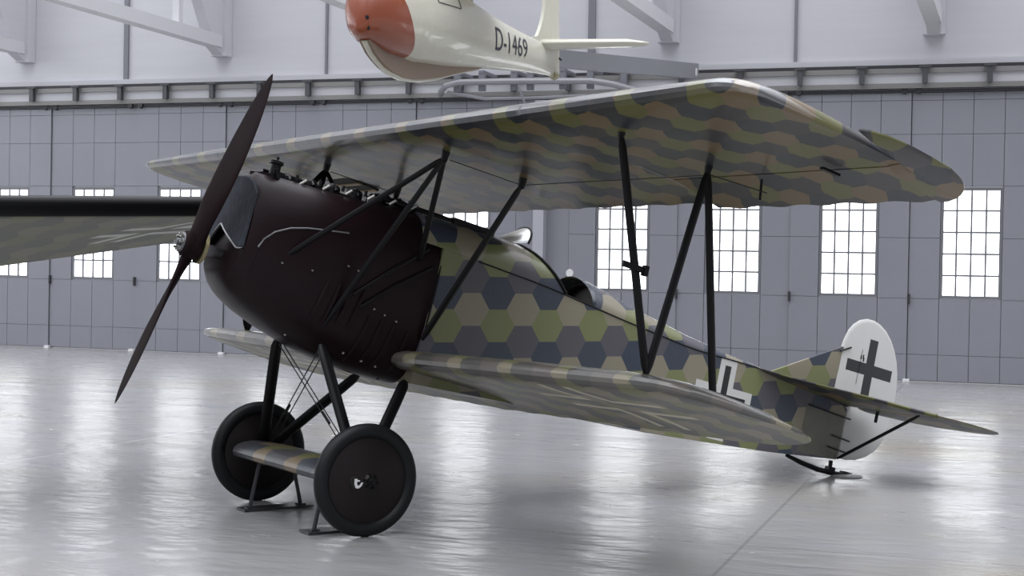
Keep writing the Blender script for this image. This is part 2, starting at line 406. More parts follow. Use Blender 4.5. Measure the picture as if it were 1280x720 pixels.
g.base(g.mix(g.m('MULTIPLY', g.noise(g.v('MULTIPLY', ob, (1, 1, .25)), 60, 3, .7), 1.1), (.008, .009, .012), (.06, .066, .078)))
rubber = new_mat('black_tyre_rubber', (.006, .007, .008), .5, 0, 0, .3); wcov = new_mat('dark_wheel_cover', (.009, .006, .006), .45, 0, 0, .3)
rudm = new_mat('white_rudder_fabric', (.6, .6, .58), .5); g = G(rudm); s = g.sep(g.obj())
c = g.mix(g.m('MULTIPLY', g.noise(g.obj(), 6, 3, .6), .3), (.60, .60, .585), (.48, .48, .46))
cr = g.cross(s[0], s[2], 6.405, .70, .29, .052, R(1.5), .275); c = g.mix(cr, c, (.03, .03, .032)); g.base(c)
woodm = new_mat('spruce_slat', (.24, .17, .09), .5); holem = new_mat('dark_interior', (.008, .007, .007), .8)
leather = new_mat('brown_leather', (.03, .016, .010), .5); skinm = new_mat('bare_grey_metal', (.22, .22, .215), .35, .6)
glass = new_mat('windscreen_celluloid', (.80, .81, .80), .25); glass.node_tree.nodes['Principled BSDF'].inputs['Transmission Weight'].default_value = .55
cable = new_mat('dark_cable', (.02, .02, .02), .4, .5)

# --- wings
def foil(n=14, up=.100, lo=.042):
    """airfoil as (t, z) upper surface TE->LE then lower LE->TE, per unit chord"""
    ts = [.5 - .5 * math.cos(math.pi * i / n) for i in range(n + 1)]
    def zu(t): return up * (2.5 * math.sqrt(t) - 1.7 * t - .8 * t * t) if t < 1 else 0
    def zl(t): return -lo * (5.2 * math.sqrt(t) - 8.9 * t + 3.7 * t * t) if t < 1 else 0
    return ts, zu, zl
def wing_loft(ys, le, te, thick, place, cut=None, n=16):
    """ys: spanwise stations; le/te chord fractions' x; thick factor; cut(y)->x where a hinge truncates"""
    ts, zu, zl = foil(n); secs = []
    for y in ys:
        a, bb = le(y), te(y); c = bb - a; cx = min(cut(y), bb) if cut else bb; tmax = (cx - a) / c
        th = thick(y); up, dn = [], []
        for t in ts:
            t2 = t * tmax
            up.append(place(a + t2 * c, y, (zu(t2) * 1.6) * th + (.004 if t2 > .98 else 0)))
            dn.append(place(a + t2 * c, y, (zl(t2) * 1.6) * th - (.004 if t2 > .98 else 0)))
        secs.append(up[::-1] + dn[1:])
    b = MB().loft(secs, (True, True), True); m = len(secs[0])
    for i in range(len(secs) - 1):          # doped and varnished plywood nose of the wing
        for j in range(n - 4, n + 2): b.mi[i * m + j] = 1
    return b
UX, UZ, UI = .857, 1.057, R(2.298)
def placeU(x, y, dz): return (UX + x * math.cos(UI), y, UZ - x * math.sin(UI) + dz)
def frange(a, b, st):
    n = max(1, int(round((b - a) / st))); return [a + (b - a) * i / n for i in range(n + 1)]
UC = 1.615
def le_u(y):
    a = abs(y); return lerp([(4.02, 0), (4.08, .012), (4.13, .045), (4.17, .10), (4.195, .18), (4.205, .5)], a)
def te_u(y): return UC + .012 - .03 * abs(math.sin(math.pi * abs(y) / .36))
def th_u(y):
    a = abs(y); r = lerp([(0, 1), (2.4, 1), (3.4, .88), (4.0, .72), (4.12, .64), (4.17, .52), (4.195, .36), (4.206, .12)], a)
    return r * (1 - .03 * math.sin(math.pi * a / .36) ** 2)
def cut_u(y): return 1.20 if abs(y) > 2.3 else 9
ysu = frange(-4.0, 4.0, .06); tipy = [4.05, 4.10, 4.13, 4.155, 4.175, 4.19, 4.20, 4.206]
ysu = [-a for a in tipy[::-1]] + [y for y in ysu] + tipy
ysu = [y for y in ysu]
def dens(ys):  # double station at the aileron ends so the hinge line steps cleanly
    o = []
    for y in ys: o.append(y)
    return sorted(o + [-2.301, -2.299, 2.299, 2.301])
uw = part(wing_loft(dens(ysu), le_u, te_u, th_u, placeU, cut_u), 'upper_wing', [uw_m, uwn_m])
def aileron(sg):
    ys = [sg * y for y in frange(2.315, 4.10, .06)]
    def le(y): return 1.208
    secs = []; ts, zu, zl = foil(10)
    for y in ys:
        th = th_u(y); up, dn = [], []
        for i in range(9):
            x = 1.208 + (te_u(y) - 1.208) * i / 8; t = min(x / UC, .999)
            up.append(placeU(x, y, zu(t) * 1.6 * th + .003)); dn.append(placeU(x, y, zl(t) * 1.6 * th - .003))
        secs.append(up[::-1] + dn)
    b = MB().loft(secs)
    # horn balance, ahead of the hinge outside the tip
    outl_le = [(4.10, 1.19), (4.22, 1.17), (4.235, .80), (4.29, .81), (4.36, .89), (4.41, 1.00), (4.44, 1.12), (4.455, 1.25)]
    outl_te = [(4.10, 1.625), (4.16, 1.622), (4.24, 1.59), (4.31, 1.545), (4.37, 1.49), (4.42, 1.41), (4.445, 1.34), (4.455, 1.28)]
    ys = [4.10, 4.16, 4.22, 4.235, 4.26, 4.30, 4.33, 4.36, 4.385, 4.41, 4.425, 4.44, 4.45, 4.455]; secs = []
    for y in ys:
        a, c = lerp(outl_le, y), lerp(outl_te, y); h = .016 * lerp([(4.1, 1), (4.3, .9), (4.42, .5), (4.44, .2)], y); up, dn = [], []
        for i in range(9):
            q = i / 8; x = a + (c - a) * q; w = h * (.25 + 2.2 * math.sqrt(q) * (1 - q) ** .8 + .05)
            up.append(placeU(x, sg * y, w)); dn.append(placeU(x, sg * y, -w))
        secs.append(up[::-1] + dn)
    b.loft(secs)
    hx = Vector(placeU(1.20, 0, .03)); dm = Matrix.Rotation(R(6.0), 3, 'Y')
    b.v = [tuple(dm @ (Vector(p) - hx) + hx) for p in b.v]
    a = b.build('aileron', uw_m, uw)
    MB().tube([placeU(1.22, sg * 3.1, -.02), placeU(1.24, sg * 3.1, -.14)], .008, 6).build('control_horn', blackp, a); MB().box(placeU(1.15, sg * 3.72, -.028), (.13, .03, .014)).build('hinge_plate', blackp, a)
    return a
for sg in (-1, 1): aileron(sg)
# opening with slats under the centre of the upper wing
b = MB(); b.box(placeU(.84, 1.40, -.012), (.30, .40, .014), Matrix.Rotation(UI, 3, 'Y')); op = b.build('inspection_opening', holem, uw)
for dx in (-.02, .13):
    MB().box(placeU(.84 + dx, 1.40, -.022), (.03, .40, .012)).build('slat', woodm, op)

LXx, LZ, LI = 1.50, -.385, R(5.2); DH = R(.7)
LCH = 1.24
def placeL(x, y, dz): return (LXx + x * math.cos(LI), y, LZ - x * math.sin(LI) + dz + abs(y) * math.tan(DH))
def le_l(y): return lerp([(3.0, 0), (3.14, .02), (3.24, .07), (3.31, .15), (3.37, .27), (3.42, .42), (3.46, .60), (3.485, .80)], abs(y))
def te_l(y): return lerp([(0, LCH), (2.45, LCH), (2.75, 1.215), (3.0, 1.16), (3.15, 1.11), (3.30, 1.04), (3.40, .97), (3.46, .90), (3.485, .83)], abs(y)) + (.01 - .025 * abs(math.sin(math.pi * abs(y) / .36)) if abs(y) < 2.9 else 0)
def th_l(y): return lerp([(0, .92), (2.0, .90), (2.8, .80), (3.2, .58), (3.4, .36), (3.485, .10)], abs(y))
tl = [3.08, 3.14, 3.19, 3.24, 3.28, 3.31, 3.34, 3.37, 3.40, 3.42, 3.44, 3.46, 3.475, 3.485]
KS = .963
tl = [a / KS for a in tl]
lw = part(wing_loft([-a for a in tl[::-1]] + frange(-3.12, 3.12, .06) + tl, lambda y: le_l(y * KS), lambda y: te_l(y * KS), lambda y: th_l(y * KS), placeL), 'lower_wing', [lw_m, lwn_m])

# --- fuselage box (sides and bottom), open at the cockpit
def fw(x): return lerp([(1.6, .405), (2.7, .395), (6.24, .012)], x)
def zt(x): return lerp([(1.6, .455), (2.5, .435), (3.4, .385), (4.2, .355), (5.0, .388), (6.24, .33)], x)
def zb(x): return lerp([(1.6, -.53), (2.3, -.485), (3.2, -.43), (4.24, -.368), (5.35, -.262), (6.24, -.15)], x)
b = MB(); xs = frange(1.66, 6.24, .1526)
secs = [[(x, -fw(x), zt(x)), (x, -fw(x), (zt(x) + zb(x)) / 2), (x, -fw(x), zb(x)), (x, fw(x), zb(x)), (x, fw(x), (zt(x) + zb(x)) / 2), (x, fw(x), zt(x))] for x in xs]
b.loft(secs, (True, True), False)
for i in range(len(xs) - 1):
    if not (2.55 < xs[i] + .07 < 3.12): b.add([secs[i][0], secs[i + 1][0], secs[i + 1][5], secs[i][5]], [(0, 1, 2, 3)])
fus = part(b, 'fuselage', fus_m, sharp=25)
# longeron seam tubes
b = MB()
for sg in (-1, 1): b.tube([(x, sg * (fw(x) + .002), zt(x)) for x in xs[2:]], .006, 6)
b.build('longeron_edge', blackp, fus)
b = MB()
for z, xx, L in ((.235, 5.72, .58), (.045, 6.10, .24), (-.06, 6.08, .24)):
    b.tube([(xx, -fw(xx) - .012, z), (xx + L, -.022, z - .01)], .007, 6)
b.build('rudder_cable', cable, fus)
MB().box((2.9, 0, .05), (.4, .5, .06)).build('seat', leather, fus)
# forward decking
def arch(x, w, z0, h, n=18, p=2.3):
    q = []
    for i in range(n + 1):
        a = math.pi * i / n; cx, s_ = math.cos(a), math.sin(a)
        q.append((x, -w * math.copysign(abs(cx) ** (2 / p), cx), z0 + h * abs(s_) ** (2 / p)))
    return q
b = MB(); secs = []
for x in frange(1.50, 2.38, .11): secs.append(arch(x, fw(max(x, 1.6)) + .003, zt(x), lerp([(1.5, .25), (2.0, .275), (2.38, .285)], x)))
tail_ = [(x - 0, y, z) for x, y, z in secs[-1]]
for k in (1, 2, 3):      # the coaming sweeps down and aft to the longeron
    q = []
    for (x, y, z) in tail_:
        hh = (z - zt(2.38)) / .285; q.append((2.38 + k * .115 * (1 - hh) ** .9 + k * .012, y * (fw(2.7) / fw(2.38)), z - k * .004))
    secs.append(q)
b.loft(secs, (True, False), False)
deck = part(b, 'forward_decking', deck_m)
b = MB(); b.tube([(x + .005, y, z + .004) for x, y, z in secs[-1]], .014, 8); b.build('coaming_roll', blackp, deck)
# windscreen
b = MB(); ws = []
for k in range(3):
    q = []
    for i in range(15):
        a = math.pi * i / 14; q.append((2.22 + k * .13 + .05 * math.sin(a), -(.15 + k * .01) * math.cos(a), .665 + .035 * k + (.03 + .055 * k) * math.sin(a)))
    ws.append(q)
b.loft(ws, (False, False), False)
wsn = part(b, 'windscreen', glass)
MB().tube([(x + .004, y, z) for x, y, z in ws[-1]], .010, 8).build('windscreen_frame', blackp, wsn)
# headrest fairing / turtle deck
b = MB(); secs = []
for x in frange(3.10, 5.3, .11):
    secs.append(arch(x, fw(x) * lerp([(3.1, .97), (5.3, 1.0)], x), zt(x) - .005, lerp([(3.1, .235), (3.25, .225), (3.6, .178), (4.15, .135), (4.73, .06), (5.3, .012)], x), p=lerp([(3.1, 1.9), (4.2, 2.0), (5.3, 2.0)], x)))
b.loft(secs, (False, True), False); td = part(b, 'headrest_fairing', deck_m)
b = MB(); s0 = arch(3.02, fw(3.05) * .93, zt(3.0) + .0, .225, p=1.9)
b.loft([[(3.10, y, z) for _, y, z in secs[0]], [(3.04 + .05 * (1 - (z - zt(3)) / .22), y * .97, z) for _, y, z in s0], [(3.16, y * .85, zt(3.1) + (z - zt(3.1)) * .82) for _, y, z in secs[0]]], (False, False), False)
b.build('headrest_rim', deck_m, td)
q = [(3.22, y * .9, zt(3.1) + (z - zt(3.1)) * .9) for _, y, z in secs[0]]; MB().add(q, [tuple(range(len(q)))]).prism(q, (.01, 0, 0)).build('headrest_recess', leather, td)

# --- cowling
def sq(c, p): return math.copysign(abs(c) ** (2 / p), c)
CW = [(.25, .335), (.29, .362), (.40, .378), (.7, .392), (1.2, .402), (1.67, .407)]
CB = [(.25, -.12), (.28, -.19), (.34, -.26), (.45, -.33), (.65, -.41), (.95, -.49), (1.3, -.54), (1.67, -.545)]
CT = [(.25, .565), (.29, .60), (.5, .615), (1.0, .64), (1.3, .668), (1.67, .70)]
def cowl_sec(x, n=48):
    w, zb_, zt_ = lerp(CW, x), lerp(CB, x), lerp(CT, x); zm = .16; q = []; kf = max(0, 1 - (x - .25) / .4)
    for i in range(n):
        a = 2 * math.pi * i / n; c, s_ = math.cos(a), math.sin(a)
        y = w * sq(c, 2.9 if s_ >= 0 else 3.6); x2 = x - .065 * max(0, 1 - (y / .36) ** 2) * kf
        if s_ >= 0: q.append((x2, y, zm + (zt_ - zm) * sq(s_, 2.5)))
        else: q.append((x2, y, zm + (zm - zb_) * sq(s_, 2.7)))
    return q
b = MB(); xs = [.25, .265, .29, .33, .37, .42, .48, .56, .65, .78, .92, 1.06, 1.2, 1.34, 1.5, 1.67]
b.loft([cowl_sec(x) for x in xs]); cowl = part(b, 'engine_cowling', cowl_m)
# radiator core let into the front
def front_x(z): return .246
def fx(y): return .25 - .065 * max(0, 1 - (y / .36) ** 2)
secs = []
for y in frange(-.325, .325, .05):
    a = abs(y); z1 = lerp([(0, .545), (.20, .54), (.28, .49), (.325, .43)], a); z0 = lerp([(0, .20), (.28, .035), (.325, .05)], a)
    secs.append([(fx(y) - .004, y, z0), (fx(y) - .016, y, z0 + .01), (fx(y) - .016, y, z1 - .01), (fx(y) - .004, y, z1)])
MB().loft(secs).build('radiator_core', radm, cowl)
def strip(pts, w, name, m, par): MB().tube(pts, w, 6).build(name, m, par)
for sg in (-1, 1):
    strip([(fx(y) - .02, sg * y, lerp([(0, .20), (.28, .035), (.325, .045)], y)) for y in (0, .07, .14, .21, .27, .30, .33)], .006, 'radiator_trim', alum, cowl)
# header tank cap and filler
b = MB(); b.lathe([(0, 0), (.038, 0), (.036, .125), (.048, .13), (.048, .15), (.03, .155), (.010, .16), (.010, .18), (0, .18)], 'z', 20, (.38, -.15, .55)); f_ = b.build('filler_neck', blackp, cowl)
b = MB(); b.tube([(.39, -.20, .58), (.36, -.21, .64)], .02, 8); b.build('drain_cock', blackp, f_)
b = MB(); b.prism([(.21, -.15, .545), (.21, .15, .545), (.42, .18, .585), (.42, -.18, .585)], (0, 0, .035)); b.box((.36, .0, .628), (.06, .14, .02)); b.build('header_tank', cowl_m, cowl)
# aluminium strip along the upper edge of the side panel
def cside(x, z, o=.004):
    w = lerp(CW, x); zm = .16; zt_ = lerp(CT, x); zb_ = lerp(CB, x)
    s_ = (z - zm) / ((zt_ - zm) if z > zm else (zm - zb_)); p, pc = (2.5, 2.9) if z > zm else (2.7, 3.6)
    sn = abs(s_) ** (p / 2); return -(w * max(0, 1 - sn * sn) ** (1 / pc)) - o
pts = [(.315, .075), (.34, .14), (.40, .205), (.50, .26), (.62, .295), (.78, .325), (.92, .35)]
strip([(x, cside(x, z), z) for x, z in pts], .006, 'panel_strip', alum, cowl)
pts = [(.315, .06), (.31, -.05), (.33, -.16), (.40, -.25), (.52, -.31)]
strip([(x, cside(x, z), z) for x, z in pts], .005, 'panel_seam', cowl_m, cowl)
# louvres and latches on the side panel
lm = None
for i, (x, z, L, tl_) in enumerate([(.86, .0, .30, .16), (.95, .0, .30, .16), (1.05, .03, .3, .16), (1.14, .03, .3, .16), (1.23, -.15, .34, .1), (1.33, -.16, .34, .1), (1.43, -.17, .34, .1), (1.55, -.18, .36, .02)]):
    q = [(x - tl_ * k * L, cside(x - tl_ * k * L, z - k * L, .006), z - k * L) for k in (0, .25, .5, .75, 1)]
    MB().tube(q, [.008, .014, .014, .014, .008], 6).build('louvre', cowl_m, cowl)
for (x, z) in ((.97, .13), (1.05, .12), (1.24, -.10), (1.33, -.12), (1.43, -.14), (1.15, -.44), (.50, .02), (.72, .03), (1.0, -.46), (1.3, -.46), (1.42, -.47), (.74, -.42)):
    y = cside(x, z, .004); MB().lathe([(0, -.012), (.007, -.010), (.010, 0), (0, .004)], 'y', 10, (x, y, z)).build('fastener', steel, cowl)
b = MB(); b.tube([(1.55, cside(1.55, .42) - .01, .42), (1.30, cside(1.3, .2) - .02, .2), (1.05, cside(1.05, -.05) - .02, -.05)], .010, 8)
b.tube([(1.60, cside(1.6, .30) - .01, .30), (1.35, cside(1.35, .1) - .02, .1), (1.12, cside(1.12, -.12) - .02, -.12)], .010, 8); b.build('pipe', blackp, cowl)
strip([(1.67, cside(1.66, z, .002), z) for z in (.40, .25, .1, -.1, -.3, -.45)], .008, 'panel_seam', blackp, cowl)
b = MB()   # bottom air scoop lip and exhaust boss on the nose
b.lathe([(0, -.03), (.022, -.03), (.026, 0), (0, .0)], 'x', 14, (.245, -.20, -.03)); b.build('starter_boss', steel, cowl)
# engine top: six cylinders with valve gear
eng = part(MB().box((.98, 0, .60), (1.15, .16, .10)), 'engine', blackp)
cm = None
for i in range(6):
    x = .52 + .178 * i
    if cm is None:
        b = MB(); b.lathe([(0, .0), (.062, 0), (.062, .08), (.05, .095), (.02, .10), (0, .10)], 'z', 18); b.tube([(0, -.09, .05), (0, -.02, .10), (0, .06, .10)], .012, 8); b.tube([(.04, -.1, .06), (.04, -.1, .10)], .012, 8)
        cm = b.build('cylinder', blackp, eng); q = cm
    else: q = cm.copy(); COL.objects.link(q)
    q.location = (x, -.03, .56 + .018 * i)
sm = None
for i in range(6):
    x = .58 + .175 * i
    if sm is None: sm = MB().tube([(0, 0, 0), (.03, -.02, .035), (.05, 0, .03)], .011, 8).build('valve_rocker', steel, eng); q = sm
    else: q = sm.copy(); COL.objects.link(q)
    q.location = (x, -.16, .60 + .018 * i)
for sg in (-1, 1):
    g_ = MB(); g_.tube([(1.25, sg * .13, .705), (1.85, sg * .13, .71)], .022, 12); g_.box((2.0, sg * .13, .70), (.36, .07, .08)); g_.tube([(1.22, sg * .13, .705), (1.26, sg * .13, .705)], .028, 12)
    part(g_, 'machine_gun', blackp)

# --- propeller
prop = empty('propeller'); prop.parent = root; prop.location = OFF; tag(prop, 'dark mahogany propeller')
PT = R(-29.634); er = Vector((0, math.sin(PT), math.cos(PT))); et = Vector((0, math.cos(PT), -math.sin(PT))); ex = Vector((1, 0, 0))
RP = 1.301
def blade(sg):
    d, t = er * sg, et * sg; secs = []
    tab = [(.0, .15, .12), (.08, .155, .10), (.15, .165, .075), (.28, .215, .048), (.40, .25, .034), (.52, .265, .026), (.65, .252, .020), (.78, .215, .015), (.88, .158, .011), (.95, .10, .008), (.985, .05, .006), (1.0, .012, .004)]
    for (q, ch, th) in [(k, lerp([(a, b_) for a, b_, _ in tab], k), lerp([(a, c_) for a, _, c_ in tab], k)) for k in (0, .05, .1, .14, .18, .23, .28, .34, .40, .47, .55, .62, .70, .76, .82, .86, .90, .93, .96, .98, .99, 1.0)]:
        r = q * RP; be = math.atan2(.78, 2 * math.pi * max(r, .16))
        be = min(be, R(22))
        cv = t * math.cos(be) + ex * math.sin(be) * PSG; nv = cv.cross(d).normalized()
        o = d * r - cv * (ch * .12 - .02 * min(1, q * 4)); s_ = []
        for i in range(20):
            a = 2 * math.pi * i / 20; ca, sa = math.cos(a), math.sin(a)
            s_.append(o + cv * (ch / 2 * ca) + nv * (th / 2 * (sa if sa > 0 else sa * .6) * (1 - .25 * ca)))
        secs.append(s_)
    MB().loft(secs).build('blade', propm, prop)
PSG = -1
for sg in (1, -1): blade(sg)
b = MB(); b.lathe([(0, -.068), (.07, -.068), (.088, -.05), (.09, .05), (.075, .068), (0, .068)], 'x', 28); b.build('boss', propm, prop)
b = MB(); b.lathe([(0, -.105), (.022, -.105), (.026, -.08), (.068, -.078), (.07, -.066), (0, -.066)], 'x', 24); b.lathe([(0, .06), (.04, .06), (.04, .26), (0, .26)], 'x', 18); hub = b.build('hub', new_mat('dull_hub_steel', (.16, .16, .17), .35, .9), prop)
for i in range(8):
    a = 2 * math.pi * i / 8; b = MB(); b.lathe([(0, -.10), (.010, -.10), (.010, -.07), (0, -.07)], 'x', 6, (0, .052 * math.cos(a), .052 * math.sin(a))); b.build('bolt', steel, hub)
b = MB(); b.lathe([(.05, .06), (.11, .06), (.11, .085), (.05, .085)], 'x', 24, close=True); b.build('flange', brass, hub)

# --- struts
def strut(name, p, q, r=.0148, flat=1.9, n=14, sections=7, taper=.55, par=None):
    p, q = Vector(p), Vector(q); pts = [p + (q - p) * i / (sections - 1) for i in range(sections)]
    rs = [r * (taper if i in (0, sections - 1) else 1) for i in range(sections)]
    pts.insert(1, p + (q - p) * .05); pts.insert(-1, p + (q - p) * .95); rs.insert(1, r * .95); rs.insert(-1, r * .95)
    return part(MB().tube(pts, rs, n, flat=flat, fdir=(1, 0, 0)), name, blackp)
def U(c, y, dz=-.055): return Vector(placeU(c, y, dz))
def L_(c, y, dz=.06): return Vector(placeL(c, y, dz))
for sg in (-1, 1):
    yu, yl = sg * 2.85, sg * 2.86
    ft, rt_ = U(.36, yu, -.055), U(1.02, yu, -.03); fb, rb = L_(.26, yl, .10), L_(.81, yl, .05)
    s1 = strut('interplane_strut', ft, fb); strut('interplane_strut', rt_, fb); strut('interplane_strut', rt_, rb)
    for p_ in (ft, rt_): part(MB().lathe([(0, -.03), (.018, -.025), (.026, .03), (0, .03)], 'z', 12, p_ + Vector((0, 0, .01))), 'strut_fitting', blackp)
    if sg < 0:
        m_ = ft.lerp(fb, .55); b = MB(); b.box(m_ + Vector((-.02, -.02, 0)), (.17, .012, .035)); b.box(m_ + Vector((.06, -.02, 0)), (.03, .03, .06)); b.build('pitot_bracket', blackp, s1)
    fa, ra = U(.36, sg * .90, -.085), U(1.0, sg * .90, -.05)
    for q in ((.53, .085), (.93, -.32), (1.50, .31)): strut('cabane_strut', fa, (q[0], -sg * cside(q[0], q[1], -.01) * -1 * -1, q[1]) if False else (q[0], sg * abs(cside(q[0], q[1], -.01)), q[1]), .0135, 1.6)
    strut('cabane_strut', ra, (1.66, sg * .41, -.21), .0145, 1.8)
    for p_, n_ in ((fa, 'cabane_fitting'), (ra, 'cabane_fitting')): part(MB().lathe([(0, -.03), (.022, -.025), (.030, .055), (0, .055)], 'z', 12, p_), n_, blackp)
# control wires under the upper wing
for sg in (-1, 1):
    part(MB().tube([U(1.0, sg * .95, -.05), U(1.05, sg * 2.85, -.045), U(1.24, sg * 3.15, -.10)], .0035, 5), 'control_wire', cable)
    part(MB().tube([U(.40, sg * .9, -.085), U(1.0, sg * .9, -.05)], .0035, 5), 'control_wire', cable)

# --- undercarriage
AX = Vector((1.24936706, 0, -1.23837528))
def wheel(sg):
    w = empty('wheel'); w.parent = root; w.location = OFF + AX + Vector((0, sg * .866, 0))
    t = MB(); prof = []
    for k in range(20):
        a = 2 * math.pi * k / 20; prof.append((.321 + .050 * math.cos(a), .052 * math.sin(a)))
    t.lathe(prof, 'y', 64, close=True).build('tyre', rubber, w)
    c = MB(); c.lathe([(0, -.085), (.035, -.085), (.05, -.07), (.16, -.052), (.270, -.030), (.292, -.022), (.292, .022), (.270, .03), (.16, .06), (.05, .085), (0, .085)], 'y', 64); cv = c.build('wheel_cover', wcov, w)
    h = MB(); h.lathe([(0, -.115), (.018, -.115), (.022, -.10), (.032, -.098), (.032, -.07), (0, -.07)], 'y', 16)
    for k in range(6):
        a = 2 * math.pi * k / 6; h.lathe([(0, -.095), (.008, -.095), (.008, -.07), (0, -.07)], 'y', 6, (.045 * math.cos(a), 0, .045 * math.sin(a)))
    h.build('hub_cap', blackp, w)
    v = MB(); v.lathe([(0, -.072), (.042, -.072), (.045, -.05), (0, -.05)], 'y', 20, (-.10, 0, -.032)); hv = v.build('valve_opening', holem, w)
    pc = MB(); pts = [(-.035, .022), (-.02, .026), (-.012, .02), (.004, .021), (.004, .012), (-.012, .010), (-.014, -.004), (-.004, -.016), (.012, -.010), (.018, .008), (.03, .012), (.026, -.012), (.008, -.032), (-.012, -.034), (-.028, -.012)]
    pc.prism([(-.085 + x, -.078, -.03 + z) for x, z in pts], (0, .008, 0)); pc.build('torn_patch', whitem, hv)
    return w
for sg in (-1, 1): wheel(sg)
part(MB().tube([AX + Vector((0, -.93, 0)), AX + Vector((0, .93, 0))], .022, 12), 'axle', blackp)
b = MB(); secs = []
ts, zu, zl = foil(12)
for y in (-.735, -.73, 0, .73, .735):
    k = .96 if abs(y) > .732 else 1; ch = .62; rc = math.cos(R(-11)); rs = math.sin(R(-11))
    def fz(x, z): return (AX.x + x * rc + z * rs, y, AX.z + .01 - x * rs + z * rc)
    up = [fz(-.27 * k + t * ch * k, zu(t) * 1.05 * k) for t in ts]; dn = [fz(-.27 * k + t * ch * k, zl(t) * 1.3 * k) for t in ts]
    secs.append(up[::-1] + dn[1:])
af = part(MB().loft(secs), 'axle_fairing', axle_m)
for sg in (-1, 1):
    b = MB(); q = secs[0] if sg < 0 else secs[-1]; b.prism([(x, sg * .737, z) for x, y, z in q], (0, sg * .012, 0)); b.build('fairing_end_plate', blackp, af)
for sg in (-1, 1):
    hubp = AX + Vector((0, sg * .77, .0))
    strut('undercarriage_strut', (.94, sg * .36, -.43), hubp + Vector((-.02, 0, .03)), .025, 1.7); strut('undercarriage_strut', (1.64, sg * .36, -.52), hubp + Vector((.02, 0, .03)), .025, 1.7)
    b = MB()
    for o_ in (-.012, .03): b.tube([Vector((.96 + o_, -sg * .33, -.46)), AX + Vector((o_, sg * .74, .05))], .0045, 6)
    m_ = Vector((.96, -sg * .33, -.46)).lerp(AX + Vector((0, sg * .74, .05)), .6); d_ = (AX + Vector((0, sg * .74, .05)) - Vector((.96, -sg * .33, -.46))).normalized()
    b.tube([m_ - d_ * .06, m_ + d_ * .06], .009, 8); part(b, 'bracing_wire', cable)

# --- tail
TI = math.atan(.038)
def placeT(x, y, dz): return (x, y, .388 - .038 * (x - 4.95) + dz)
tailLE = [(0, 4.90), (.14, 4.96), (.30, 5.30), (.70, 5.72), (.92, 6.10), (1.0, 6.26)]
def plate(outline_le, outline_te, ys, place, tmax, m, name, par=None):
    secs = []
    for y in ys:
        a, c = lerp(outline_le, abs(y)), lerp(outline_te, abs(y)); up, dn = [], []
        for i in range(11):
            q = i / 10; h = tmax * (.15 + 1.7 * math.sqrt(q) * max(0, 1 - q) ** .7); h *= lerp([(0, 1), (.9, .9), (1.2, .6), (1.33, .25)], abs(y))
            up.append(place(a + (c - a) * q, y, h)); dn.append(place(a + (c - a) * q, y, -h))
        secs.append(up[::-1] + dn)
    return part(MB().loft(secs), name, m)
plate([(0, 4.90), (.14, 4.96), (.30, 5.28), (.70, 5.74), (.92, 6.08), (1.02, 6.24)], [(0, 6.27), (1.02, 6.27)], frange(-1.02, 1.02, .06), placeT, .022, tail_m, 'tailplane')
for sg in (-1, 1):
    el = [(.09, 6.28), (.98, 6.28), (1.02, 6.24), (1.06, 6.25), (1.15, 6.34), (1.22, 6.44), (1.27, 6.55), (1.30, 6.66)]
    et_ = [(.09, 6.50), (.2, 6.60), (.35, 6.73), (.6, 6.81), (.95, 6.84), (1.15, 6.82), (1.25, 6.77), (1.30, 6.70)]
    ev = plate(el, et_, [sg * y for y in frange(.09, 1.02, .06) + [1.06, 1.1, 1.15, 1.19, 1.22, 1.25, 1.27, 1.285, 1.30]], placeT, .013, tail_m, 'elevator')
    b = MB(); p = placeT(6.36, sg * .26, 0); b.box((p[0], p[1], p[2]), (.03, .010, .20)); b.build('control_horn', blackp, ev)
    strut('tail_strut', placeT(6.22, sg * .86, -.02), (6.24, sg * .02, -.14), .013, 1.4)
    p0, p1 = Vector(placeT(6.22, sg * .88, .02)), Vector((6.80, sg * .005, .44)); b = MB(); b.tube([p0, p1], .0018, 5); b.tube([p0.lerp(p1, .04), p0.lerp(p1, .2)], .005, 6); part(b, 'bracing_wire', cable)
def fin_plate(poly, th, m, name):
    b = MB(); n = len(poly); c = Vector((sum(p[0] for p in poly) / n, 0, sum(p[1] for p in poly) / n)); secs = []
    for (k, y) in ((1.0, -.006), (.94, -th), (.94, th), (1.0, .006)):
        pass
    def ring(k, y): return [(c.x + (p[0] - c.x) * k, y, c.z + (p[1] - c.z) * k) for p in poly]
    b.loft([ring(.93, -th), ring(.98, -th * .75), ring(1.0, -th * .25), ring(1.0, th * .25), ring(.98, th * .75), ring(.93, th)])
    return part(b, name, m)
fin_plate([(5.22, .39), (6.10, .865), (6.05, .60), (6.03, .33)], .014, fus_m, 'fin')
rud = [(6.25, -.135), (6.245, .30), (6.06, .33), (6.035, .45), (6.02, .60), (6.02, .76), (6.035, .88), (6.07, .985), (6.12, 1.055), (6.19, 1.11), (6.27, 1.14), (6.36, 1.145), (6.44, 1.13), (6.53, 1.09), (6.61, 1.03), (6.68, .95), (6.735, .86), (6.775, .76), (6.80, .65), (6.812, .52), (6.812, .38), (6.80, .25), (6.765, .13), (6.70, .03), (6.60, -.05), (6.48, -.105), (6.36, -.13)]
ru = fin_plate(rud, .016, rudm, 'rudder')
b = MB(); b.tube([(6.12, -.03, .84), (6.0, -.03, .78)], .008, 6); b.tube([(6.275, -.02, .86), (6.275, -.02, .55)], .002, 4); b.build('rudder_hinge', cable, ru)
b = MB()
for (x, z) in ((6.275, .79), (6.30, .80), (6.31, .775)): b.box((x, -.018, z), (.012, .003, .035))
b.build('stencil_mark', blackp, ru)
